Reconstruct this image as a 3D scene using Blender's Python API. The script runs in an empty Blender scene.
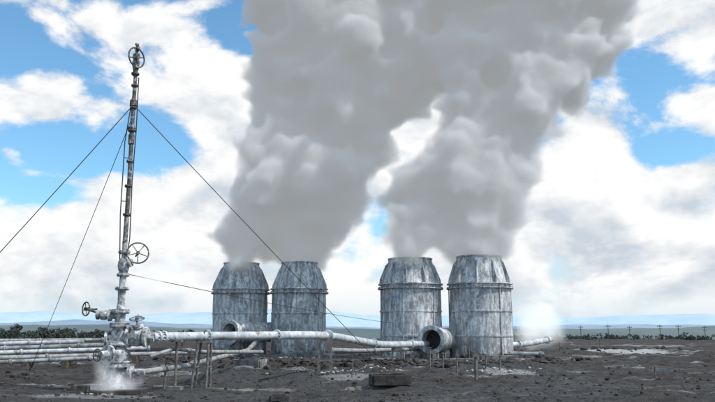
import bpy, bmesh, math, random
from mathutils import Vector, Matrix, noise
random.seed(7)
scene=bpy.context.scene
PITCH=math.radians(10.5); F=695.0; H=1.7
cp,sp=math.cos(PITCH),math.sin(PITCH)
def at(x,y,d):
    """metric position of a thing seen at bearing x / elevation y, standing d metres away"""
    u=(x-357.5)/F; v=(201-y)/F; k=d/(cp-v*sp)
    return Vector((u*k,d,H+(sp+v*cp)*k))
# ---------------------------------------------------------------- materials
class NT:
    def __init__(s,tree): s.t=tree; s.n=tree.nodes; s.l=tree.links
    def node(s,t,**k):
        n=s.n.new(t)
        for a,b in k.items(): setattr(n,a,b)
        return n
    def put(s,sock,v):
        if v is None: return
        if isinstance(v,bpy.types.NodeSocket): s.l.new(v,sock)
        else: sock.default_value=v
    def m(s,op,a,b=None,c=None,clamp=False):
        n=s.node('ShaderNodeMath',operation=op,use_clamp=clamp)
        s.put(n.inputs[0],a); s.put(n.inputs[1],b); s.put(n.inputs[2],c)
        return n.outputs[0]
    def noise(s,vec,scale,detail=4,rough=.55,dist=0):
        n=s.node('ShaderNodeTexNoise')
        s.put(n.inputs['Vector'],vec); n.inputs['Scale'].default_value=scale
        n.inputs['Detail'].default_value=detail; n.inputs['Roughness'].default_value=rough
        n.inputs['Distortion'].default_value=dist
        return n.outputs['Fac']
    def ramp(s,f,a,b,smooth=True):
        n=s.node('ShaderNodeMapRange'); n.interpolation_type='SMOOTHSTEP' if smooth else 'LINEAR'
        s.put(n.inputs['Value'],f); n.inputs['From Min'].default_value=a; n.inputs['From Max'].default_value=b
        return n.outputs[0]
    def mix(s,f,a,b):
        n=s.node('ShaderNodeMix',data_type='RGBA')
        s.put(n.inputs[0],f); s.put(n.inputs[6],a if not isinstance(a,tuple) else (*a,1)); s.put(n.inputs[7],b if not isinstance(b,tuple) else (*b,1))
        return n.outputs[2]
    def map(s,vec,sc=(1,1,1),loc=(0,0,0)):
        n=s.node('ShaderNodeMapping'); s.put(n.inputs[0],vec); n.inputs['Scale'].default_value=sc; n.inputs['Location'].default_value=loc
        return n.outputs[0]
def newmat(name):
    m=bpy.data.materials.new(name); m.use_nodes=True
    N=NT(m.node_tree); b=N.n['Principled BSDF']; b.inputs['Roughness'].default_value=.8
    return m,N,b
def pos(N): return N.node('ShaderNodeNewGeometry').outputs['Position']
def bump(N,b,h,st=.5,d=.02):
    n=N.node('ShaderNodeBump'); n.inputs['Strength'].default_value=st; n.inputs['Distance'].default_value=d
    N.put(n.inputs['Height'],h); N.l.new(n.outputs[0],b.inputs['Normal'])
def mottled(name,c1,c2,scale=6,rough=.8,metal=0,c3=None,t3=(.6,.7),bumpd=.01,stretch=(1,1,1)):
    m,N,b=newmat(name); p=N.map(pos(N),stretch)
    n1=N.ramp(N.noise(p,scale,5,.65),.38,.62)
    col=N.mix(n1,c1,c2)
    if c3: col=N.mix(N.ramp(N.noise(N.map(p,(1,1,1),(7,3,1)),scale*.7,6,.7),*t3),col,c3)
    N.put(b.inputs['Base Color'],col); b.inputs['Roughness'].default_value=rough; b.inputs['Metallic'].default_value=metal
    if bumpd: bump(N,b,N.noise(p,scale*5,4,.7),.5,bumpd)
    return m
M_crust=mottled('crusted_steel',(.14,.135,.13),(.42,.42,.41),9,.85,c3=(.68,.69,.68),t3=(.48,.6),bumpd=.03)
M_mast=mottled('weathered_mast_steel',(.05,.042,.037),(.15,.13,.115),10,.7,c3=(.42,.41,.40),t3=(.53,.62))
M_pipe=mottled('pale_pipe_cladding',(.36,.37,.38),(.6,.61,.62),3,.5,c3=(.2,.17,.14),t3=(.57,.67))
M_pipe2=mottled('grey_pipe_steel',(.17,.17,.17),(.38,.38,.37),2.5,.6,c3=(.16,.09,.05),t3=(.6,.72))
M_dark=mottled('dark_iron',(.02,.018,.016),(.06,.05,.045),12,.7)
M_rust=mottled('stained_steel_frame',(.10,.085,.075),(.2,.19,.18),7,.85)
M_conc=mottled('stained_concrete',(.10,.095,.09),(.22,.215,.205),3,.9,c3=(.5,.5,.48),t3=(.58,.66))
M_wood=mottled('old_timber',(.07,.05,.035),(.13,.1,.075),8,.9)
M_rock=mottled('scoria',(.02,.017,.015),(.062,.052,.046),3,.95,c3=(.22,.21,.19),t3=(.64,.72))
M_leaf=mottled('foliage',(.032,.042,.034),(.058,.066,.052),.3,.9,bumpd=0)
def sil_mat():
    m,N,b=newmat('limed_silencer_steel'); p=pos(N)
    tc=N.node('ShaderNodeTexCoord').outputs['Object']
    sep=N.node('ShaderNodeSeparateXYZ'); N.l.new(tc,sep.inputs[0]); z=sep.outputs[2]
    base=N.mix(N.ramp(N.noise(p,1.3,7,.7),.38,.62),(.22,.225,.235),(.44,.445,.45))
    streak=N.noise(N.map(p,(2.6,2.6,.4)),1.6,8,.72)
    fine=N.noise(N.map(p,(1,1,.6)),6,8,.78)
    f=N.m('ADD',N.m('MULTIPLY',streak,.55),N.m('MULTIPLY',fine,.45))
    lime=N.ramp(f,.46,.58)
    col=N.mix(lime,base,(.74,.745,.74))
    dk=N.ramp(N.noise(N.map(p,(3.2,3.2,.4),(5,0,9)),1.3,8,.75),.53,.67)
    col=N.mix(N.m('MULTIPLY',dk,.85),col,(.13,.125,.12))
    low=N.m('MULTIPLY',N.ramp(z,1.7,0.2),N.ramp(N.noise(p,1.3,6,.7),.42,.6))
    col=N.mix(low,col,(.12,.09,.07))
    # rust bleeding under the rim
    rim=N.m('MULTIPLY',N.m('MULTIPLY',N.ramp(z,2.9,4.1),N.ramp(z,4.6,4.2)),N.ramp(N.noise(N.map(p,(5,5,.5)),1.5,6,.7),.52,.66))
    col=N.mix(N.m('MULTIPLY',rim,.7),col,(.17,.13,.10))
    N.put(b.inputs['Base Color'],col); b.inputs['Roughness'].default_value=.7
    bump(N,b,f,.8,.07)
    return m
M_sil=sil_mat()
# ---------------------------------------------------------------- mesh helpers
def empty(name,loc=(0,0,0)):
    e=bpy.data.objects.new(name,None); e.location=loc; e.empty_display_size=.3
    scene.collection.objects.link(e); return e
def obj(name,bm,mat,parent=None,loc=None,smooth=True,bev=0):
    me=bpy.data.meshes.new(name); bmesh.ops.recalc_face_normals(bm,faces=bm.faces); bm.to_mesh(me); bm.free()
    me.materials.append(mat)
    o=bpy.data.objects.new(name,me); scene.collection.objects.link(o)
    if smooth:
        for f in me.polygons: f.use_smooth=True
        try: me.set_sharp_from_angle(angle=math.radians(35))
        except Exception: pass
    if parent: o.parent=parent
    if loc is not None: o.location=loc
    if bev:
        md=o.modifiers.new('bev','BEVEL'); md.width=bev; md.segments=2; md.limit_method='ANGLE'
    return o
def frame(d):
    d=Vector(d).normalized(); a=Vector((0,0,1)) if abs(d.z)<.9 else Vector((1,0,0))
    x=d.cross(a).normalized(); y=d.cross(x).normalized(); return x,y,d
def lathe(bm,origin,axis,prof,seg=24,cap=True):
    x,y,d=frame(axis); o=Vector(origin); rings=[]
    for t,r in prof:
        rings.append([bm.verts.new(o+d*t+(x*math.cos(2*math.pi*i/seg)+y*math.sin(2*math.pi*i/seg))*r) for i in range(seg)])
    for a,b in zip(rings,rings[1:]):
        for i in range(seg): bm.faces.new((a[i],a[(i+1)%seg],b[(i+1)%seg],b[i]))
    if cap:
        bm.faces.new(rings[0][::-1]); bm.faces.new(rings[-1])
def rod(bm,a,b,r,r2=None,seg=12):
    a=Vector(a);b=Vector(b); L=(b-a).length
    lathe(bm,a,b-a,[(0,r),(L,r if r2 is None else r2)],seg)
def flange(bm,c,axis,R,th=.06,bolts=8,seg=20):
    c=Vector(c); ax=Vector(axis).normalized()
    lathe(bm,c-ax*th/2,ax,[(0,R*.96),(th*.15,R),(th*.85,R),(th,R*.96)],seg)
    x,y,d=frame(ax)
    for i in range(bolts):
        an=2*math.pi*i/bolts; q=c+(x*math.cos(an)+y*math.sin(an))*R*.8
        rod(bm,q-ax*th*1.1,q+ax*th*1.1,R*.09,seg=6)
def tube(bm,pts,rs,seg=14,fillet=0):
    pts=[Vector(p) for p in pts]; n=len(pts)
    if not isinstance(rs,(list,tuple)): rs=[rs]*n
    P=[];R=[]
    for i,p in enumerate(pts):
        if 0<i<n-1 and fillet:
            a=(pts[i-1]-p);b=(pts[i+1]-p);f=min(fillet,a.length*.45,b.length*.45)
            A=p+a.normalized()*f;B=p+b.normalized()*f
            for t in [0,.25,.5,.75,1]: P.append((1-t)**2*A+2*t*(1-t)*p+t*t*B);R.append(rs[i])
        else: P.append(p);R.append(rs[i])
    rings=[]; x=None
    for i,p in enumerate(P):
        d=(P[min(i+1,len(P)-1)]-P[max(i-1,0)]).normalized()
        if x is None: x,_,_=frame(d)
        x=(x-d*x.dot(d)).normalized(); y=d.cross(x)
        rings.append([bm.verts.new(p+(x*math.cos(2*math.pi*k/seg)+y*math.sin(2*math.pi*k/seg))*R[i]) for k in range(seg)])
    for a,b in zip(rings,rings[1:]):
        for k in range(seg): bm.faces.new((a[k],a[(k+1)%seg],b[(k+1)%seg],b[k]))
    bm.faces.new(rings[0][::-1]);bm.faces.new(rings[-1])
def torus(bm,c,axis,R,r,seg=32,s2=8):
    x,y,d=frame(axis);c=Vector(c);rings=[]
    for i in range(seg):
        a=2*math.pi*i/seg;e=x*math.cos(a)+y*math.sin(a)
        rings.append([bm.verts.new(c+e*(R+r*math.cos(2*math.pi*k/s2))+d*r*math.sin(2*math.pi*k/s2)) for k in range(s2)])
    for i in range(seg):
        a=rings[i];b=rings[(i+1)%seg]
        for k in range(s2): bm.faces.new((a[k],a[(k+1)%s2],b[(k+1)%s2],b[k]))
def wheel(bm,c,axis,R,r=.022,spokes=5,stem=.3):
    torus(bm,c,axis,R,r); x,y,d=frame(axis);c=Vector(c)
    for i in range(spokes):
        a=2*math.pi*i/spokes+.3; rod(bm,c,c+(x*math.cos(a)+y*math.sin(a))*R,r*.65,seg=6)
    lathe(bm,c-d*.05,d,[(0,.05),(.1,.05)],10)
    rod(bm,c,c-d*stem,.025,seg=8)
def box(bm,c,s,rot=0,jit=0):
    c=Vector(c); M=Matrix.Rotation(rot,3,'Z'); v=[]
    for z in(-.5,.5):
        for x,y in((-.5,-.5),(.5,-.5),(.5,.5),(-.5,.5)):
            q=Vector((x*s[0],y*s[1],z*s[2]))+Vector([random.uniform(-jit,jit) for _ in range(3)])
            v.append(bm.verts.new(c+M@q))
    for f in((3,2,1,0),(4,5,6,7),(0,1,5,4),(1,2,6,5),(2,3,7,6),(3,0,4,7)): bm.faces.new([v[i] for i in f])
# ---------------------------------------------------------------- ground
def gh(x,y):
    d=math.hypot(x,y); p=Vector((x,y,0))
    z=0
    near=1/(1+(d/90)**3)
    m=noise.noise(p*.13+Vector((3.1,8,0)))
    z+=.30*m*min(1,max(0,(d-12)/15))
    z+=.13*noise.noise(p*.55)+.07*noise.noise(p*1.7)+.04*near*noise.noise(p*4.3)+.025*near*noise.noise(p*9)
    z+=.30*max(0,noise.noise(p*.8+Vector((50,0,0)))-.1)*near*min(1,max(0,(d-20)/8))
    for cx,cy,sx,sy,hh in((-3.2,33,3.2,1.4,.32),(-14,24,3.5,1.0,.3),(2.5,34,2.5,1.2,.22),(10,37,4,1.5,.25),(-11,33,3,1.5,.3)):
        z+=hh*math.exp(-((x-cx)/sx)**2-((y-cy)/sy)**2)*(1+.8*noise.noise(p*1.9))
    for cx,cy,r in((-6.1,48.5,7),(5.3,43,7),(-6.7,20,2.5)):
        k=min(1,max(0,(math.hypot(x-cx,y-cy)-r)/3)); z*= .25+.75*k
    if d>110:
        t=min(1,(d-110)/250); z-=5*t*t*(3-2*t)
    if d>400: z-=28*min(1,(d-400)/1800)
    return z
def make_ground():
    angs=[]; n=500
    for i in range(n+1): angs.append(-50+100*i/n)
    for i in range(1,60): angs.append(50+260*i/60)
    angs=[math.radians(a) for a in angs]
    rows=[2.0]
    while rows[-1]<13: rows.append(rows[-1]*1.06)
    while rows[-1]<60: rows.append(rows[-1]*1.0085)
    while rows[-1]<220: rows.append(rows[-1]*1.02)
    while rows[-1]<30000: rows.append(rows[-1]*1.15)
    V=[(0,0,0)];Fc=[];m=len(angs)
    for d in rows:
        for a in angs:
            x=d*math.sin(a);y=d*math.cos(a); V.append((x,y,gh(x,y)))
    for j in range(m): Fc.append((0,1+(j+1)%m,1+j))
    for i in range(len(rows)-1):
        for j in range(m):
            a=1+i*m+j;b=1+i*m+(j+1)%m; Fc.append((a,b,b+m,a+m))
    me=bpy.data.meshes.new('ground'); me.from_pydata(V,[],Fc); me.update()
    for f in me.polygons: f.use_smooth=True
    m_,N,b=newmat('volcanic_ground'); p=pos(N)
    sep=N.node('ShaderNodeSeparateXYZ'); N.l.new(p,sep.inputs[0])
    ln=N.node('ShaderNodeVectorMath',operation='LENGTH'); N.l.new(p,ln.inputs[0]); dist=ln.outputs['Value']
    grey=N.mix(N.ramp(N.noise(p,5,8,.75),.38,.62),(.020,.0185,.018),(.088,.084,.080))
    brown=N.mix(N.ramp(N.noise(p,1.6,8,.75),.38,.62),(.016,.012,.01),(.068,.050,.039))
    fb=N.m('ADD',N.ramp(N.noise(p,.12,5,.6),.42,.58),N.ramp(dist,38,60),clamp=True)
    col=N.mix(fb,grey,brown)
    wet=N.ramp(N.noise(N.map(p,(.5,1,1),(4,2,0)),.45,6,.6),.52,.60)
    col=N.mix(N.m('MULTIPLY',wet,.65),col,(.014,.012,.011))
    sil=N.ramp(N.noise(N.map(p,(.35,.8,1)),.55,9,.66),.56,.64)
    silf=N.m('MULTIPLY',sil,N.ramp(N.noise(p,9,5,.7),.36,.55))
    band=N.m('MULTIPLY',N.ramp(dist,16,22),N.ramp(dist,62,42))
    band=N.m('ADD',band,N.m('MULTIPLY',N.ramp(sep.outputs[0],12,24),N.ramp(dist,110,90)),clamp=True)
    mask=N.m('MULTIPLY',silf,N.m('MULTIPLY',band,.8))
    wob=N.m('MULTIPLY',N.m('SUBTRACT',N.noise(p,.9,7,.7),.5),3.4)
    for cx,cy,sx,sy,am in((21,56,3.6,4.5,.95),(-.3,25.2,1.1,1.3,.5),(6.3,29,1.3,1.6,.6),(28,75,7,4,.5),(9.5,38.5,1.6,1.6,.8),(-6.4,18.6,1.3,.7,.4),(-2.6,21,1.2,.5,.3)):
        a=N.m('DIVIDE',N.m('SUBTRACT',sep.outputs[0],cx),sx); c=N.m('DIVIDE',N.m('SUBTRACT',sep.outputs[1],cy),sy)
        rr=N.m('ADD',N.m('MULTIPLY_ADD',a,a,N.m('MULTIPLY',c,c)),wob)
        mask=N.m('MAXIMUM',mask,N.m('MULTIPLY',N.ramp(rr,1.1,.5),am))
    col=N.mix(mask,col,(.42,.42,.41))
    sp_=N.ramp(N.noise(p,16,3,.8),.60,.67); col=N.mix(N.m('MULTIPLY',sp_,N.ramp(dist,45,20)),col,(.2,.19,.18))
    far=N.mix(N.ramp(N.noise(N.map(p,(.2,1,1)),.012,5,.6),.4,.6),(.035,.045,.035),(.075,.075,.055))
    far=N.mix(N.ramp(dist,700,5000),far,(.26,.34,.40))  # aerial haze painted into the plain's colour, bluer with distance
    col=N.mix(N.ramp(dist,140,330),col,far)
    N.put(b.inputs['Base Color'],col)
    N.put(b.inputs['Roughness'],N.m('SUBTRACT',.93,N.m('MULTIPLY',N.m('MULTIPLY',wet,N.ramp(dist,70,50)),.5)))
    h=N.m('ADD',N.noise(p,7,8,.75),N.m('MULTIPLY',N.noise(p,1.7,4,.7),1.2))
    bump(N,b,h,1.0,.13)
    me.materials.append(m_)
    o=bpy.data.objects.new('ground',me); scene.collection.objects.link(o)
make_ground()
def rocks(name,count,gen,mat,seed):
    rnd=random.Random(seed); V=[];Fc=[]
    base=bmesh.new(); bmesh.ops.create_icosphere(base,subdivisions=1,radius=1)
    bv=[v.co.copy() for v in base.verts]; bf=[[v.index for v in f.verts] for f in base.faces]; base.free()
    for _ in range(count):
        x,y,s=gen(rnd); z=gh(x,y); k=len(V)
        sx,sy,sz=s*rnd.uniform(.7,1.4),s*rnd.uniform(.7,1.4),s*rnd.uniform(.4,.9); an=rnd.uniform(0,6.3)
        ca,sa=math.cos(an),math.sin(an)
        for v in bv:
            j=rnd.uniform(.7,1.25); a,b_,c=v.x*sx*j,v.y*sy*j,v.z*sz*j
            V.append((x+a*ca-b_*sa,y+a*sa+b_*ca,z+c+sz*.2))
        for f in bf: Fc.append([i+k for i in f])
    me=bpy.data.meshes.new(name); me.from_pydata(V,[],Fc); me.materials.append(mat)
    o=bpy.data.objects.new(name,me); scene.collection.objects.link(o)
def g1(r):
    d=14+ (r.random()**1.6)*45; a=math.radians(r.uniform(-42,42)); s=.012+.045*r.random()**4
    return d*math.sin(a),d*math.cos(a),s*(1+d/60)
rocks('gravel',10000,g1,M_rock,1)
def g2(r):
    c=r.choice([(-3,38,5,2),(3,36,5,2.5),(8,37,4,2),(9,42,3,3),(-9,40,5,2.5),(1,33,5,2),(16,60,12,6),(-14,24,3,1.5),(-3.2,33,4,2)])
    return r.gauss(c[0],c[2]*.5),r.gauss(c[1],c[3]*.5),.04+.22*r.random()**3
rocks('rubble',2200,g2,M_rock,2)
M_silica=mottled('silica_lumps',(.3,.29,.27),(.5,.49,.47),6,.9)
def g3(r):
    c=r.choice([(8.5,39,2.2,1.5),(5,38.5,3,1),(-5,44.5,4,1.2),(-6.7,19.6,.9,.5),(-.3,27.5,2.5,.8),(6,30,1.5,1)])
    return r.gauss(c[0],c[2]*.5),r.gauss(c[1],c[3]*.5),.015+.07*r.random()**3
rocks('silica_deposit',700,g3,M_silica,3)
# ---------------------------------------------------------------- hills
def hills(name,dist,base,col,col2,amp,seed,prof,a0=-60,a1=60):
    V=[];Fc=[];n=400
    for i in range(n+1):
        a=math.radians(a0+(a1-a0)*i/n)
        az=math.degrees(a)
        h=prof(az)+amp*(noise.fractal(Vector((az*.16+seed,seed,0)),1,2,6))
        h=max(5,h)
        for k,t in enumerate((0,.35,.7,1,1.2)):
            dd=dist*(1+ .12*t); hh=base+(h-base)*(0,.45,.82,1,.7)[k]*(1+.05*noise.noise(Vector((az*.8,t*3,seed))))
            V.append((dd*math.sin(a),dd*math.cos(a),hh))
    for i in range(n):
        for k in range(4):
            a=i*5+k; Fc.append((a,a+5,a+6,a+1))
    me=bpy.data.meshes.new(name); me.from_pydata(V,[],Fc)
    for f in me.polygons: f.use_smooth=True
    me.materials.append(mottled(name+'_haze',col,col2,.002,1,bumpd=0))  # pale blue distance haze is painted into the hill colours
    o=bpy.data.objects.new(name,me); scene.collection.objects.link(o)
def gau(x,c,s): return math.exp(-((x-c)/s)**2)
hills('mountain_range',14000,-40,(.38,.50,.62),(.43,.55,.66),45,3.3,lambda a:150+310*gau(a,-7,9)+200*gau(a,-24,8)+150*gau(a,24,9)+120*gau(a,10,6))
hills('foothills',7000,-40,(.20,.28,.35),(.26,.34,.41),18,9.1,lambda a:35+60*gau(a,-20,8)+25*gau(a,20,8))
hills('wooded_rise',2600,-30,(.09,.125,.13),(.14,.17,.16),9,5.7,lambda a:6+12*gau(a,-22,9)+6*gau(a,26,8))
# ---------------------------------------------------------------- trees far away
def treeline(name,specs,seed):
    rnd=random.Random(seed);V=[];Fc=[]
    def quad(c,s):
        n=Vector((rnd.gauss(0,1),rnd.gauss(0,1),rnd.gauss(0,1))).normalized(); x,y,_=frame(n); k=len(V)
        for a,b in((-1,-1),(1,-.8),(.9,1),(-.8,.9)): V.append(tuple(c+x*a*s+y*b*s))
        Fc.append((k,k+1,k+2,k+3))
    for (x,y,h) in specs:
        z=gh(x,y); k=len(V); r=h*.03
        for i in range(5):
            an=i*1.257; V.append((x+r*math.cos(an),y+r*math.sin(an),z-.5)); V.append((x+r*.4*math.cos(an),y+r*.4*math.sin(an),z+h*.7))
        for i in range(5):
            a=k+2*i;b=k+2*((i+1)%5); Fc.append((a,b,b+1,a+1))
        cl=[(Vector((x+rnd.gauss(0,h*.25),y+rnd.gauss(0,h*.25),z+h*rnd.uniform(.2,.92))),h*rnd.uniform(.12,.2)) for _ in range(11)]
        for c,R in cl:
            for _ in range(14):
                v=Vector((rnd.gauss(0,1),rnd.gauss(0,1),rnd.gauss(0,.8))).normalized()*R*rnd.uniform(.4,1.05)
                quad(c+v,R*rnd.uniform(.2,.36))
    me=bpy.data.meshes.new(name); me.from_pydata(V,[],Fc); me.materials.append(M_leaf)
    o=bpy.data.objects.new(name,me); scene.collection.objects.link(o)
r=random.Random(11);S=[]
for i in range(320):
    d=r.uniform(380,560);a=math.radians(r.uniform(-34,-9)); w=1.0 if a<-.38 else .82
    S.append((d*math.sin(a),d*math.cos(a),r.uniform(6,8.8)*w))
for i in range(260):
    d=r.uniform(480,760);a=math.radians(r.uniform(9,36)); S.append((d*math.sin(a),d*math.cos(a),r.uniform(4,6.5)))
treeline('distant_trees',S,5)
def utility_pole(x,y,h):
    e=empty('utility_pole',(x,y,gh(x,y)))
    bm=bmesh.new(); rod(bm,(0,0,-1),(0,0,h),.2,.13,8); obj('pole',bm,M_wood,e)
    bm=bmesh.new(); box(bm,(0,0,h-.8),(2.6,.18,.2)); box(bm,(0,0,h-2),(2,.16,.18)); obj('crossarms',bm,M_wood,e,smooth=False)
    bm=bmesh.new()
    for dx in(-1.1,-.5,.5,1.1): rod(bm,(dx,0,h-.7),(dx,0,h-.35),.07,seg=6)
    obj('insulators',bm,M_dark,e)
for px,dd in((577,345),(604,332),(625,350),(655,338),(673,342),(699,330),(713,348)): utility_pole((px-357.5)/F*dd,dd,8.6+dd%5*.2)
utility_pole((141-357.5)/F*260,260,11)
# ---------------------------------------------------------------- silencers
def silencer(x,y,rtop,rot,ch=1.65):
    e=empty('steam_silencer_tower',(x,y,0)); e.rotation_euler=(0,0,rot)
    R=1.86
    bm=bmesh.new()
    prof=[(0,R),(.65,R),(1.3,R),(1.95,R),(2.6,R+.005),(3.4,R),(4.12,R)]
    lathe(bm,(0,0,.02),(0,0,1),prof,64,cap=False)
    for v in bm.verts:
        k=noise.noise(Vector((v.co.x*.7+x,v.co.y*.7,v.co.z*.8)))*.035; v.co.x*=1+k; v.co.y*=1+k
    obj('shell',bm,M_sil,e)
    bm=bmesh.new()
    lathe(bm,(0,0,4.14),(0,0,1),[(0,R-.02),(.0,R+.16),(.07,R+.17),(.071,R+.02),(.26,R+.0),(.261,R+.14),(.33,R+.13),(.34,R-.1)],64,cap=False)
    for z in(1.3,2.75):
        lathe(bm,(0,0,z),(0,0,1),[(0,R-.01),(0.005,R+.05),(.09,R+.05),(.1,R-.01)],64,cap=False)
    lathe(bm,(0,0,.0),(0,0,1),[(0,R+.12),(.1,R+.12),(.11,R)],64,cap=False)
    obj('rim_rings',bm,M_sil,e)
    bm=bmesh.new()
    lathe(bm,(0,0,4.46),(0,0,1),[(0,R-.12),(ch*.5,(R*.5+rtop*.5)-.05),(ch,rtop),(ch,rtop+.05),(ch+.08,rtop+.05),(ch+.08,rtop-.05),(ch-.25,rtop+.0),(.6,R*.5+rtop*.4)],64,cap=False)
    obj('cone_stack',bm,M_sil,e)
    bm=bmesh.new()
    for i in range(10):
        a=2*math.pi*(i+.0)/10; c,s_=math.cos(a),math.sin(a); t=Vector((-s_,c,0))*.02
        def P(r,z): return Vector((c*r,s_*r,z))
        T=4.46+ch
        pr=[P(R-.25,4.47),P(R+.08,4.47),P(R+.05,4.75),P(rtop+.22,T-.35),P(rtop+.02,T-.15),P(rtop-.0,T-.5)]
        A=[bm.verts.new(q+t) for q in pr];B=[bm.verts.new(q-t) for q in pr]
        bm.faces.new(A);bm.faces.new(B[::-1])
        for k in range(6): bm.faces.new((A[k],B[k],B[(k+1)%6],A[(k+1)%6]))
    obj('gusset_plates',bm,M_sil,e,smooth=False)
    bm=bmesh.new()
    for i in range(24):
        a=2*math.pi*i/24; q=Vector((math.cos(a)*(R+.09),math.sin(a)*(R+.09),0)); rod(bm,q+Vector((0,0,4.1)),q+Vector((0,0,4.3)),.025,seg=6)
    obj('rim_bolts',bm,M_dark,e)
    bm=bmesh.new()
    for i in range(6):
        a=2*math.pi*(i+.3)/6; q=Vector((math.cos(a)*(R+.03),math.sin(a)*(R+.03),0)); 
        rod(bm,q+Vector((0,0,.1)),q+Vector((0,0,4.12)),.035,seg=6)
    obj('vertical_seams',bm,M_sil,e)
silencer(-8.12,48.7,1.2,.2,1.75); silencer(-4.02,48.3,1.22,1.1,1.75)
silencer(3.27,43.2,1.33,2.0,1.5); silencer(7.48,42.8,1.36,.7,1.6)
def inlet(cx,cy,fx,fy,z,name='silencer_inlet_duct'):
    e=empty(name,(cx,cy,0)); a=Vector((fx-cx,fy-cy,0)); L=a.length; ax=a.normalized()
    bm=bmesh.new(); lathe(bm,(0,0,z),ax,[(0,.66),(L,.66),(L,.56),(L-.9,.56)],40,cap=False)
    bm2=bmesh.new(); lathe(bm2,Vector((0,0,z))+ax*(L-.9),ax,[(0,.559),(.02,.3)],32)
    obj('duct_shell',bm,M_sil,e); obj('duct_liner',bm2,M_dark,e)
    bm=bmesh.new(); lathe(bm,Vector((0,0,z))+ax*(L-.1),ax,[(0,.662),(.001,.8),(.1,.8),(.101,.563)],40,cap=False)
    for t in(.6,1.5): lathe(bm,Vector((0,0,z))+ax*(L-t),ax,[(0,.66),(.001,.71),(.06,.71),(.061,.66)],40,cap=False)
    x,y_,d=frame(ax)
    for i in range(16):
        an=2*math.pi*i/16; q=Vector((0,0,z))+ax*L+(x*math.cos(an)+y_*math.sin(an))*.73; rod(bm,q-ax*.14,q+ax*.05,.03,seg=6)
    obj('duct_flange',bm,M_sil,e)
    bm=bmesh.new()
    for t in(.5,1.9):
        q=ax*(L-t); box(bm,(q.x,q.y,(z-.66)/2),(.5,.3,max(.1,z-.6)),math.atan2(ax.y,ax.x)+math.pi/2)
    obj('duct_saddles',bm,M_conc,e,smooth=False)
inlet(5.5,43.0,4.15,40.0,1.15)
inlet(-6.0,48.4,-8.2,45.2,1.55)
def apron(cx,cy,w,l):
    e=empty('concrete_apron',(cx,cy,0))
    bm=bmesh.new(); box(bm,(0,0,-.12),(w,l,.38)); obj('slab',bm,M_conc,e,smooth=False,bev=.03)
    bm=bmesh.new()
    for dx in(-w*.28,-w*.12,w*.2,w*.33): box(bm,(dx,-l/2-.4,.1),(.25,.7,.55),0,.02)
    box(bm,(w*.27,-l/2-.9,.05),(w*.22,.2,.5),0,.02)
    obj('weir_walls',bm,M_conc,e,smooth=False,bev=.02)
apron(-6.1,48.4,9.0,4.8); apron(5.4,42.9,9.2,4.8)
# ---------------------------------------------------------------- wellhead
WX,WY=-6.73,20.0
wh=empty('geothermal_wellhead',(WX,WY,0))
def L(px,y,d=WY): v=at(px,y,d); return Vector((v.x-WX,v.y-WY,v.z))
bm=bmesh.new()
lathe(bm,(0,0,-.1),(0,0,1),[(0,.3),(.35,.3),(.36,.22),(.75,.2),(.76,.36),(.9,.36),(.91,.24),(1.0,.3),(1.12,.34),(1.22,.3),(1.3,.2),(1.36,.2),(1.37,.33),(1.47,.33),(1.48,.2),(1.72,.22),(1.8,.2),(1.86,.19),(1.87,.27),(1.99,.27),(2.0,.14),(2.25,.13),(2.26,.24),(2.37,.24),(2.38,.12),(2.6,.11),(2.9,.1),(2.91,.18),(3.0,.18),(3.01,.1),(3.3,.085),(3.31,.16),(3.38,.16),(3.39,.12),(3.5,.15),(3.62,.17),(3.74,.15),(3.85,.09),(3.95,.08),(3.96,.15),(4.04,.15),(4.05,.07),(4.3,.065)],28)
for v in bm.verts:
    v.co+=Vector((noise.noise(v.co*6),noise.noise(v.co*6+Vector((9,0,0))),0))*.03
obj('valve_stack',bm,M_crust,wh)
bm=bmesh.new()
for z,R_ in((.7,.36),(.82,.36),(1.3,.33),(1.8,.27),(2.2,.24),(2.86,.18),(3.25,.16),(3.9,.15)): flange(bm,(0,0,z),(0,0,1),R_+.02,.05,10)
obj('flanges',bm,M_crust,wh)
bm=bmesh.new()
lathe(bm,(0,0,1.02),(-.5,-.86,0),[(0,.2),(.3,.2),(.31,.27),(.39,.27),(.4,.12),(.62,.1)],20)
lathe(bm,(0,0,1.5),(1,.0,0),[(0,.17),(.22,.17),(.23,.3),(.31,.3),(.32,.19),(.4,.25),(.52,.27),(.64,.25),(.7,.19),(.71,.29),(.8,.29),(.81,.15),(1.0,.14)],24)
lathe(bm,(.54,0,1.5),(0,-.3,1),[(0,.12),(.28,.1),(.29,.16),(.35,.16)],16)
lathe(bm,(0,0,2.1),(-1,0,.02),[(0,.12),(.25,.1),(.26,.17),(.33,.17),(.34,.1),(.42,.14),(.54,.14),(.6,.08),(.61,.13),(.67,.13)],20)
lathe(bm,(0,0,1.45),(-1,-.2,0),[(0,.14),(.3,.12),(.31,.2),(.38,.2)],20)
lathe(bm,(0,0,3.55),(1,-.35,.2),[(0,.1),(.2,.08),(.21,.12),(.26,.12)],16)
lathe(bm,(0,0,.55),(1,-.1,0),[(0,.12),(.35,.12),(.36,.2),(.43,.2),(.44,.08),(.8,.08)],18)
lathe(bm,(0,0,.45),(-1,-.3,0),[(0,.1),(.28,.1),(.29,.17),(.35,.17)],18)
obj('side_branches',bm,M_crust,wh)
bm=bmesh.new()
c=L(138,253); wheel(bm,c,(.42,-.9,.12),.30,.022,5,.45)
c2=L(86,309); wheel(bm,c2,(-.62,-.78,.0),.19,.02,4,.35); rod(bm,c2,c2+Vector((.45,.1,-.14)),.035)
wheel(bm,(.54,-.22,2.0),(0,-.3,1),.2,.016,4,.3)
wheel(bm,Vector((-.36,-.62,1.02)),(-.5,-.86,0),.16,.016,4,.2)
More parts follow.
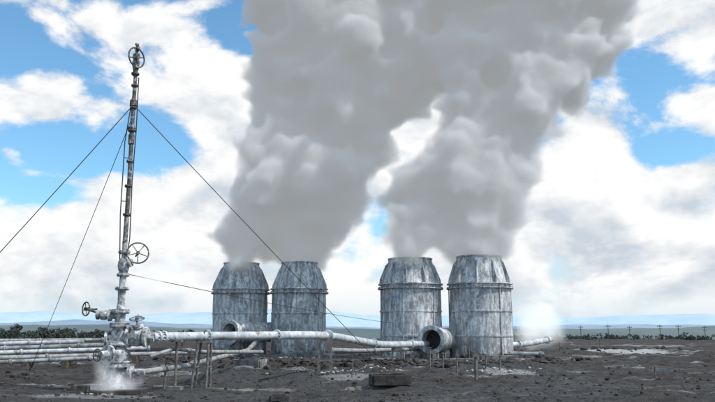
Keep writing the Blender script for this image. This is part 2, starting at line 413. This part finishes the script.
wheel(bm,(.05,-.12,9.8),(.86,-.5,0),.30,.024,4,.15)
wheel(bm,(0.02,0,10.12),(.7,.7,0),.1,.015,3,.1)
obj('handwheels',bm,M_mast,wh)
bm=bmesh.new()
tube(bm,[(0,0,4.2),(.015,0,6),(0,0,8),(0.01,0,9.3)],[.07,.062,.06,.055],12)
for z,R_ in((5.0,.11),(5.85,.11),(6.6,.1),(7.55,.12),(7.62,.12),(8.25,.1),(8.95,.1)): flange(bm,(0,0,z),(0,0,1),R_,.05,6,12)
lathe(bm,(0,0,9.25),(0,0,1),[(0,.06),(.05,.12),(.1,.12),(.12,.07),(.3,.1),(.45,.11),(.55,.08),(.62,.11),(.7,.1),(.72,.04),(.98,.035),(1.0,.06),(1.04,.06)],12)
lathe(bm,(0,0,8.25),(0,0,1),[(0,.06),(.06,.11),(.22,.11),(.28,.06)],12)
lathe(bm,(0,0,7.1),(0,0,1),[(0,.06),(.04,.09),(.3,.09),(.34,.06)],12)
obj('lubricator_mast',bm,M_mast,wh)
bm=bmesh.new()
tube(bm,[(-.1,-.05,3.6),(-.17,-.05,5),(-.17,-.05,7.2),(-.02,-.05,8.6)],.016,6)
tube(bm,[(.11,.0,9.2),(.13,0,7.6),(.1,0,6),(.13,0,4.3),(.1,0,4)],.016,6)
rod(bm,(-.17,-.05,5.4),(.0,0,5.4),.012,seg=6); rod(bm,(-.17,-.05,6.7),(0,0,6.7),.012,seg=6)
obj('gauge_lines',bm,M_dark,wh)
bm=bmesh.new(); box(bm,(0,0,-.02),(1.7,1.6,.24),.1,.02); box(bm,(-.62,-.75,.12),(.3,.25,.22),.1,.01)
obj('cellar_slab',bm,M_rock,wh,smooth=False,bev=.02)
def wire(a,b,r=.012,sag=.0,name='guy_wire',anchor=True):
    a=Vector(a);b=Vector(b)
    bm=bmesh.new(); pts=[a.lerp(b,t/16)-Vector((0,0,sag*4*(t/16)*(1-t/16))) for t in range(17)]
    tube(bm,pts,r,6)
    if anchor:
        rod(bm,b-Vector((0,0,.3)),b+Vector((0,0,.12)),.04,seg=8); torus(bm,b+Vector((0,0,.1)),(1,0,0),.06,.015,12,6)
        q=b.lerp(a,.02); rod(bm,q,b.lerp(a,.05),.03,seg=6)
    obj(name,bm,M_dark)
wire((WX,WY,8.35),(-13.55,20,gh(-13.55,20)),.012,.05)
wire((WX,WY,8.0),(-13.3,29,gh(-13.3,29)),.010,.05)
wire((WX,WY,8.35),(1.2,29,gh(1.2,29)),.012,.05)
wire((WX,WY,3.3),(2.0,41.6,2.1),.011,.12,anchor=False)
# ---------------------------------------------------------------- pipes
def pipeline(pts,rs,mat,fl=(),name='steam_pipe',fillet=.6):
    e=empty(name); bm=bmesh.new(); tube(bm,pts,rs,18,fillet); obj('pipe_run',bm,mat,e)
    bm=bmesh.new(); pts=[Vector(p) for p in pts]; rr=rs if isinstance(rs,list) else [rs]*len(pts)
    for i,t in fl:
        a,b=pts[i],pts[i+1]; q=a.lerp(b,t); R_=rr[i]*(1-t)+rr[i+1]*t
        flange(bm,q,b-a,R_*1.45,.07,10)
    if fl: obj('pipe_flanges',bm,mat,e)
    else: bm.free()
    return e
A=Vector((WX+.95,20,1.5)); B=at(205,336,21.5); C=at(325,335,26.2); D=at(382,345,36); E=Vector((4.0,40.9,.9))
pipeline([A,B,C,D,E],[.12,.125,.145,.17,.175],M_pipe,[(0,.1),(0,.2),(1,.02),(1,.55),(2,.04),(2,.8),(3,.6)],fillet=1.5)
pipeline([Vector((WX+.75,20,.55)),Vector((-5.3,21.5,.6)),Vector((-6.2,40,.55)),Vector((-6.6,46,.9))],[.075,.08,.12,.14],M_pipe2,[(1,.1),(1,.6)])
pipeline([at(330,350,36),at(365,351,38),at(383,350,39),Vector((3.6,41.3,.6))],.11,M_pipe2,[(0,.02),(1,.5)])
pipeline([Vector((WX+.9,20,.95)),at(172,349,20.6),at(205,352,23),at(262,352,36)],[.05,.05,.06,.09],M_pipe2,[(1,.5)])
pipeline([Vector((9.2,42.6,.8)),Vector((10.3,43.3,.85)),Vector((12.6,46,1.1))],.17,M_pipe,[(0,.5),(1,.8)])
pipeline([Vector((8.9,41.5,.35)),Vector((10.8,41.2,.3))],.12,M_pipe2,[(0,.9)])
for (x0,y0,d0,x1,y1,d1,rr,mt) in ((-40,345,50,84,341.5,52,.15,M_pipe),(-40,350,44,108,345,45,.14,M_pipe2),(-40,354,38,150,348,42,.12,M_pipe),(-40,359,34,214,352,41,.11,M_pipe2),(-40,364,31,120,357,33,.09,M_pipe2),(-40,341,62,205,339,70,.16,M_pipe2)):
    a=at(x0,y0,d0);b=at(x1,y1,d1)
    pipeline([a,b],rr,mt,[(0,.3),(0,.55),(0,.8),(0,.99)],name='discharge_pipe')
    bm=bmesh.new()
    for t in(.15,.4,.65,.9):
        q=a.lerp(b,t); zb=q.z-rr; g=gh(q.x,q.y)-.1
        box(bm,(q.x,q.y,(zb+g)/2),(.25,.5,max(.08,zb-g)))
    obj('pipe_sleeper',bm,M_wood,smooth=False)
def trestle(x,y,h,w,lean):
    e=empty('pipe_trestle',(x,y,gh(x,y))); bm=bmesh.new()
    for s in(-1,1):
        for q in(-1,1): rod(bm,(s*w/2-lean,q*.28,-.1),(s*w*.35,q*.2,h),.04,seg=8)
    for s in(-1,1): rod(bm,(s*w*.42-lean*.5,-.25,h*.45),(s*w*.42-lean*.5,.25,h*.45),.025,seg=8)
    rod(bm,(-w*.45-lean*.6,-.25,h*.4),(w*.4-lean*.3,-.25,h*.55),.025,seg=8)
    box(bm,(0,0,h),(w*.9,.5,.07)); obj('legs',bm,M_rust,e,smooth=False)
    bm=bmesh.new(); torus(bm,(0,0,h+.17),(1,0,0),.16,.02,20,6); obj('pipe_clamp',bm,M_dark,e)
trestle(B.x,B.y,B.z-.17-gh(B.x,B.y),.45,.08)
def hstand(x,y,h):
    e=empty('pipe_stand',(x,y,gh(x,y))); bm=bmesh.new()
    for s in(-.22,.22): box(bm,(s,-.3,h*.55),(.07,.07,h*1.1)); box(bm,(s,.3,h*.55),(.07,.07,h*1.1))
    box(bm,(0,-.3,h-.02),(.55,.075,.09)); box(bm,(0,.3,h-.02),(.55,.075,.09)); box(bm,(0,-.3,h*.4),(.5,.06,.06))
    box(bm,(0,0,h-.02),(.1,.6,.08)); obj('frame',bm,M_rust,e,smooth=False)
hstand(C.x,C.y,C.z-.2-gh(C.x,C.y))
q=D.lerp(E,.3); hstand(q.x,q.y,q.z-.2-gh(q.x,q.y))
def saddle(q,r):
    e=empty('pipe_pier',(q.x,q.y,gh(q.x,q.y))); h=q.z-r-gh(q.x,q.y); bm=bmesh.new(); rod(bm,(0,0,-.1),(0,0,h),.04); box(bm,(0,0,h),(.3,.3,.05)); box(bm,(0,0,0),(.4,.4,.2)); obj('post',bm,M_rust,e,smooth=False)
saddle(A.lerp(B,.45),.13)
def slab(px,py,d,s,name,mat,rot=0):
    v=at(px,py,d); e=empty(name,(v.x,v.y,gh(v.x,v.y))); bm=bmesh.new()
    w,l,h=s; t=.07
    box(bm,(0,-l/2,h/2),(w,t,h),0,.01);box(bm,(0,l/2,h/2),(w,t,h),0,.01)
    box(bm,(-w/2,0,h/2),(t,l-t*1.2,h-.01),0,.01);box(bm,(w/2,0,h/2),(t,l-t*1.2,h-.01),0,.01)
    e.rotation_euler=(0,0,rot); obj('walls',bm,mat,e,smooth=False,bev=.01)
    bm=bmesh.new(); box(bm,(0,0,h*.3),(w*.92,l*.92,.05)); obj('floor',bm,mat,e,smooth=False)
slab(390,388,21.3,(1.1,.8,.3),'concrete_sump',M_rock,.15)
slab(279,398,18,(.42,.4,.14),'valve_pit',M_dark,.1)
slab(250,372,31,(1.2,.8,.35),'concrete_sump',M_conc,-.3)
def marker(px,py,d,h,r=.035,mat=M_rust):
    v=at(px,py,d); e=empty('marker_post',(v.x,v.y,gh(v.x,v.y))); bm=bmesh.new(); rod(bm,(0,0,-.2),(.02,0,h),r,r*.9,8); box(bm,(.02,0,h),(r*3.2,r*3.2,r*1.2)); obj('post',bm,mat,e,smooth=False)
for a in((655,378,26,.45),(457,376,27,.7),(476,384,23.5,.75,.06),(500,372,30,.6),(486,371,31,.6),(164,388,21,.9,.03),(430,372,30,.8),(443,371,31,.7),(352,380,25,.6,.03),(560,352,55,.9),(600,350,62,.9)): marker(*a)
# ---------------------------------------------------------------- steam
def steam_mat(name,dens,lo,hi,nscale,amp,glow,step=2.0,det=3):
    m=bpy.data.materials.new(name); m.use_nodes=True; N=NT(m.node_tree)
    for n in list(N.n):
        if n.type!='OUTPUT_MATERIAL': N.n.remove(n)
    out=N.n[0]; att=N.node('ShaderNodeAttribute',attribute_name='density').outputs['Fac']
    nz=N.noise(pos(N),nscale,det,.6)
    e=N.m('SUBTRACT',att,N.m('MULTIPLY',N.m('SUBTRACT',nz,.3),amp))
    f=N.m('MULTIPLY',N.ramp(e,lo,hi),dens)
    v=N.node('ShaderNodeVolumeScatter'); v.inputs['Color'].default_value=(.98,.98,.98,1); v.inputs['Anisotropy'].default_value=0
    N.put(v.inputs['Density'],f)
    em=N.node('ShaderNodeEmission'); em.inputs['Color'].default_value=(.93,.97,1,1); N.put(em.inputs['Strength'],N.m('MULTIPLY',f,glow))  # added emission stands in for light bouncing repeatedly inside the steam
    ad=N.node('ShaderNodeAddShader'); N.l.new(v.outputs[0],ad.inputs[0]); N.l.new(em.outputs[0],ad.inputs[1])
    N.l.new(ad.outputs[0],out.inputs['Volume'])
    try: m.cycles.volume_step_rate=step
    except Exception: pass
    return m
_t={}
def template(sub):
    if sub not in _t:
        b=bmesh.new(); bmesh.ops.create_icosphere(b,subdivisions=sub,radius=1)
        _t[sub]=([tuple(v.co) for v in b.verts],[tuple(v.index for v in f.verts) for f in b.faces]); b.free()
    return _t[sub]
def volume(name,spheres,mat,voxel,band):
    V=[];Fc=[]
    for c,R_ in spheres:
        tv,tf=template(3 if R_>2 else 2); k=len(V)
        V+=[(c.x+a*R_,c.y+b*R_,c.z+d*R_) for a,b,d in tv]; Fc+=[(a+k,b+k,d+k) for a,b,d in tf]
    me=bpy.data.meshes.new(name); me.from_pydata(V,[],Fc); me.materials.append(mat)
    o=bpy.data.objects.new(name,me); scene.collection.objects.link(o)
    rm=o.modifiers.new('union','REMESH'); rm.mode='VOXEL'; rm.voxel_size=voxel
    ng=bpy.data.node_groups.new(name+'_to_volume','GeometryNodeTree')
    ng.interface.new_socket('Geometry',in_out='INPUT',socket_type='NodeSocketGeometry')
    ng.interface.new_socket('Geometry',in_out='OUTPUT',socket_type='NodeSocketGeometry')
    gi=ng.nodes.new('NodeGroupInput');go=ng.nodes.new('NodeGroupOutput')
    mv=ng.nodes.new('GeometryNodeMeshToVolume')
    try: mv.resolution_mode='VOXEL_SIZE'
    except Exception: pass
    mv.inputs['Density'].default_value=1.0; mv.inputs['Voxel Size'].default_value=voxel; mv.inputs['Interior Band Width'].default_value=band
    sm=ng.nodes.new('GeometryNodeSetMaterial'); sm.inputs['Material'].default_value=mat
    ng.links.new(gi.outputs[0],mv.inputs['Mesh']); ng.links.new(mv.outputs[0],sm.inputs['Geometry']); ng.links.new(sm.outputs[0],go.inputs[0])
    g=o.modifiers.new('vol','NODES'); g.node_group=ng
    return o
def puffs(lst,d,seed,kids=11):
    rnd=random.Random(seed); out=[]
    for x,y,r_ in lst:
        dd=d+rnd.uniform(-1,1)*min(3.0,r_*.05)+(240-y)*.012
        c=at(x,y,dd); R_=r_/F*dd*1.08; out.append((c,R_*.90))
        for i in range(kids if r_>22 else 6):
            v=Vector((rnd.gauss(0,1),rnd.gauss(0,1),rnd.gauss(0,1))).normalized()
            if v.y>.3: v.y*=-1
            R2=R_*rnd.uniform(.26,.5); c2=c+v*(R_*.98-R2*.2)
            out.append((c2,R2))
            for k in range(4):
                w=(v+Vector((rnd.gauss(0,.7),rnd.gauss(0,.7),rnd.gauss(0,.7)))).normalized(); R3=R2*rnd.uniform(.35,.55)
                out.append((c2+w*(R2*.97),R3))
    return out
LP=[(243,256,20),(297,256,21),(240,243,25),(270,241,20),(303,241,27),(262,220,34),(308,220,37),(338,226,20),(250,190,25),(290,180,42),(335,188,38),(358,205,17),(264,152,26),(300,138,44),(350,140,40),(380,158,20),(285,100,30),(330,90,52),(385,100,38),(272,60,28),(292,20,44),(350,40,60),(410,55,48),(425,95,18),(420,10,56),(330,-35,66),(440,-40,56)]
RP=[(410,252,22),(478,250,26),(408,236,26),(445,238,22),(484,232,29),(410,205,28),(450,205,36),(494,205,30),(414,180,26),(460,170,40),(503,170,33),(480,135,38),(516,140,28),(466,100,30),(530,100,38),(570,92,27),(500,70,42),(455,50,32),(558,60,48),(596,48,30),(520,30,40),(470,0,36),(572,10,54),(602,-20,42),(540,-50,66)]
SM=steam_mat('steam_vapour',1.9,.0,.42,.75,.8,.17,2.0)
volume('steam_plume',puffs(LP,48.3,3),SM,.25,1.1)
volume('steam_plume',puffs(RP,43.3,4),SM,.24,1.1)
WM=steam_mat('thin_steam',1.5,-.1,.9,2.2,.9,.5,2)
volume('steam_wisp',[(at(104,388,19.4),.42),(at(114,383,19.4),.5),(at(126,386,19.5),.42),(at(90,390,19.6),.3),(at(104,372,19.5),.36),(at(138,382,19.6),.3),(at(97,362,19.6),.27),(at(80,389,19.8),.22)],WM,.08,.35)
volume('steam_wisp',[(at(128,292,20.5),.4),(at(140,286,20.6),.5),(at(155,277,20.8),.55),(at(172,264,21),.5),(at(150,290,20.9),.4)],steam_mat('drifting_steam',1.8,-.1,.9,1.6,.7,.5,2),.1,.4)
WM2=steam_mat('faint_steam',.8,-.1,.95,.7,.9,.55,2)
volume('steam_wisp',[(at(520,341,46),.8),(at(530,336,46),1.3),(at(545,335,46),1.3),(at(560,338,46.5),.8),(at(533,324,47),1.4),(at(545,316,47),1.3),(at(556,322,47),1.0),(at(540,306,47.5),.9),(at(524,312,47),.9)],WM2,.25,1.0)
# ---------------------------------------------------------------- light + sky
SUN_EL=math.radians(52); SUN_AZ=math.radians(112)
sd=Vector((math.sin(SUN_AZ)*math.cos(SUN_EL),math.cos(SUN_AZ)*math.cos(SUN_EL),math.sin(SUN_EL)))
sl=bpy.data.lights.new('sun','SUN'); sl.energy=3.5; sl.angle=math.radians(1); sl.color=(1,.965,.91)
so=bpy.data.objects.new('sun',sl); so.rotation_euler=(-sd).to_track_quat('-Z','Y').to_euler(); scene.collection.objects.link(so)
w=bpy.data.worlds.new('World'); scene.world=w; w.use_nodes=True; N=NT(w.node_tree)
bg=N.n['Background']; 
sky=N.node('ShaderNodeTexSky',sky_type='NISHITA'); sky.sun_disc=False; sky.sun_elevation=SUN_EL; sky.sun_rotation=SUN_AZ
tc=N.node('ShaderNodeTexCoord').outputs['Generated']
sep=N.node('ShaderNodeSeparateXYZ'); N.l.new(tc,sep.inputs[0])
az=N.m('ARCTAN2',sep.outputs[0],sep.outputs[1]); el=N.m('ARCSINE',sep.outputs[2])
def blob(px,py,wx,wy,amp):
    u=(px-357.5)/F;v=(201-py)/F; dv=Vector((u,cp-v*sp,sp+v*cp)).normalized()
    a=math.atan2(dv.x,dv.y);e=math.asin(dv.z)
    t1=N.m('MULTIPLY',N.m('SUBTRACT',az,a),F/wx); t2=N.m('MULTIPLY',N.m('SUBTRACT',el,e),F/wy)
    s=N.m('MULTIPLY_ADD',t1,t1,N.m('MULTIPLY',t2,t2))
    return N.m('MULTIPLY',N.m('EXPONENT',N.m('MULTIPLY',s,-1)),amp)
vec=N.map(tc,(1,1,1.6))
n1=N.noise(vec,6.0,9,.58,.2)
n2=N.noise(N.map(tc,(1,1,1.6),(.016,-.0,.055)),6.0,4,.55,.2)
bl=[blob(130,30,66,26,.15),blob(50,102,52,24,.17),blob(225,90,44,46,.21),blob(12,155,14,9,.12),
    blob(15,45,70,25,-.15),blob(70,150,95,20,-.18),blob(155,140,38,34,-.15),blob(25,195,60,10,-.08),blob(225,22,26,18,-.12),
    blob(190,195,100,36,.2),blob(60,225,90,24,.12),blob(130,280,260,50,.2),
    blob(668,152,36,14,-.20),blob(640,78,18,20,-.10),blob(690,30,60,40,.24),blob(610,190,110,45,.22),blob(620,265,150,60,.22),blob(700,105,40,22,.16),blob(590,130,30,25,.15),
    blob(430,150,90,90,.24)]
tot=n1
for b_ in bl: tot=N.m('ADD',tot,b_)
alpha=N.ramp(tot,.475,.595)
rel=N.m('MULTIPLY',N.m('SUBTRACT',n1,n2),4.4)
g=N.noise(N.map(tc,(1,1,2.8),(3,1,0)),4.5,7,.6)
shade=N.m('ADD',N.m('ADD',.80,rel),N.m('MULTIPLY',N.m('SUBTRACT',g,.5),-2.4),clamp=True)
cc=N.mix(shade,(.60,.67,.74),(1.0,1.0,1.0))
skc=N.node('ShaderNodeVectorMath',operation='MULTIPLY'); N.l.new(sky.outputs[0],skc.inputs[0]); skc.inputs[1].default_value=(.125,.185,.2)
haze=N.ramp(el,math.radians(11),math.radians(-1))
base=N.mix(haze,skc.outputs[0],(.70,.81,.90))
full=N.mix(N.m('MULTIPLY',alpha,N.ramp(el,math.radians(-1),math.radians(4))),base,cc)
N.l.new(full,bg.inputs['Color']); bg.inputs['Strength'].default_value=1.0
# ---------------------------------------------------------------- camera
cam=bpy.data.cameras.new('camera'); cam.lens=F/715*36; cam.sensor_width=36; cam.clip_end=60000; cam.clip_start=.1
co=bpy.data.objects.new('camera',cam); co.location=(0,0,H); co.rotation_euler=(math.pi/2+PITCH,0,0)
scene.collection.objects.link(co); scene.camera=co
scene.view_settings.view_transform='Standard'
try: scene.view_settings.look='None'
except Exception: pass
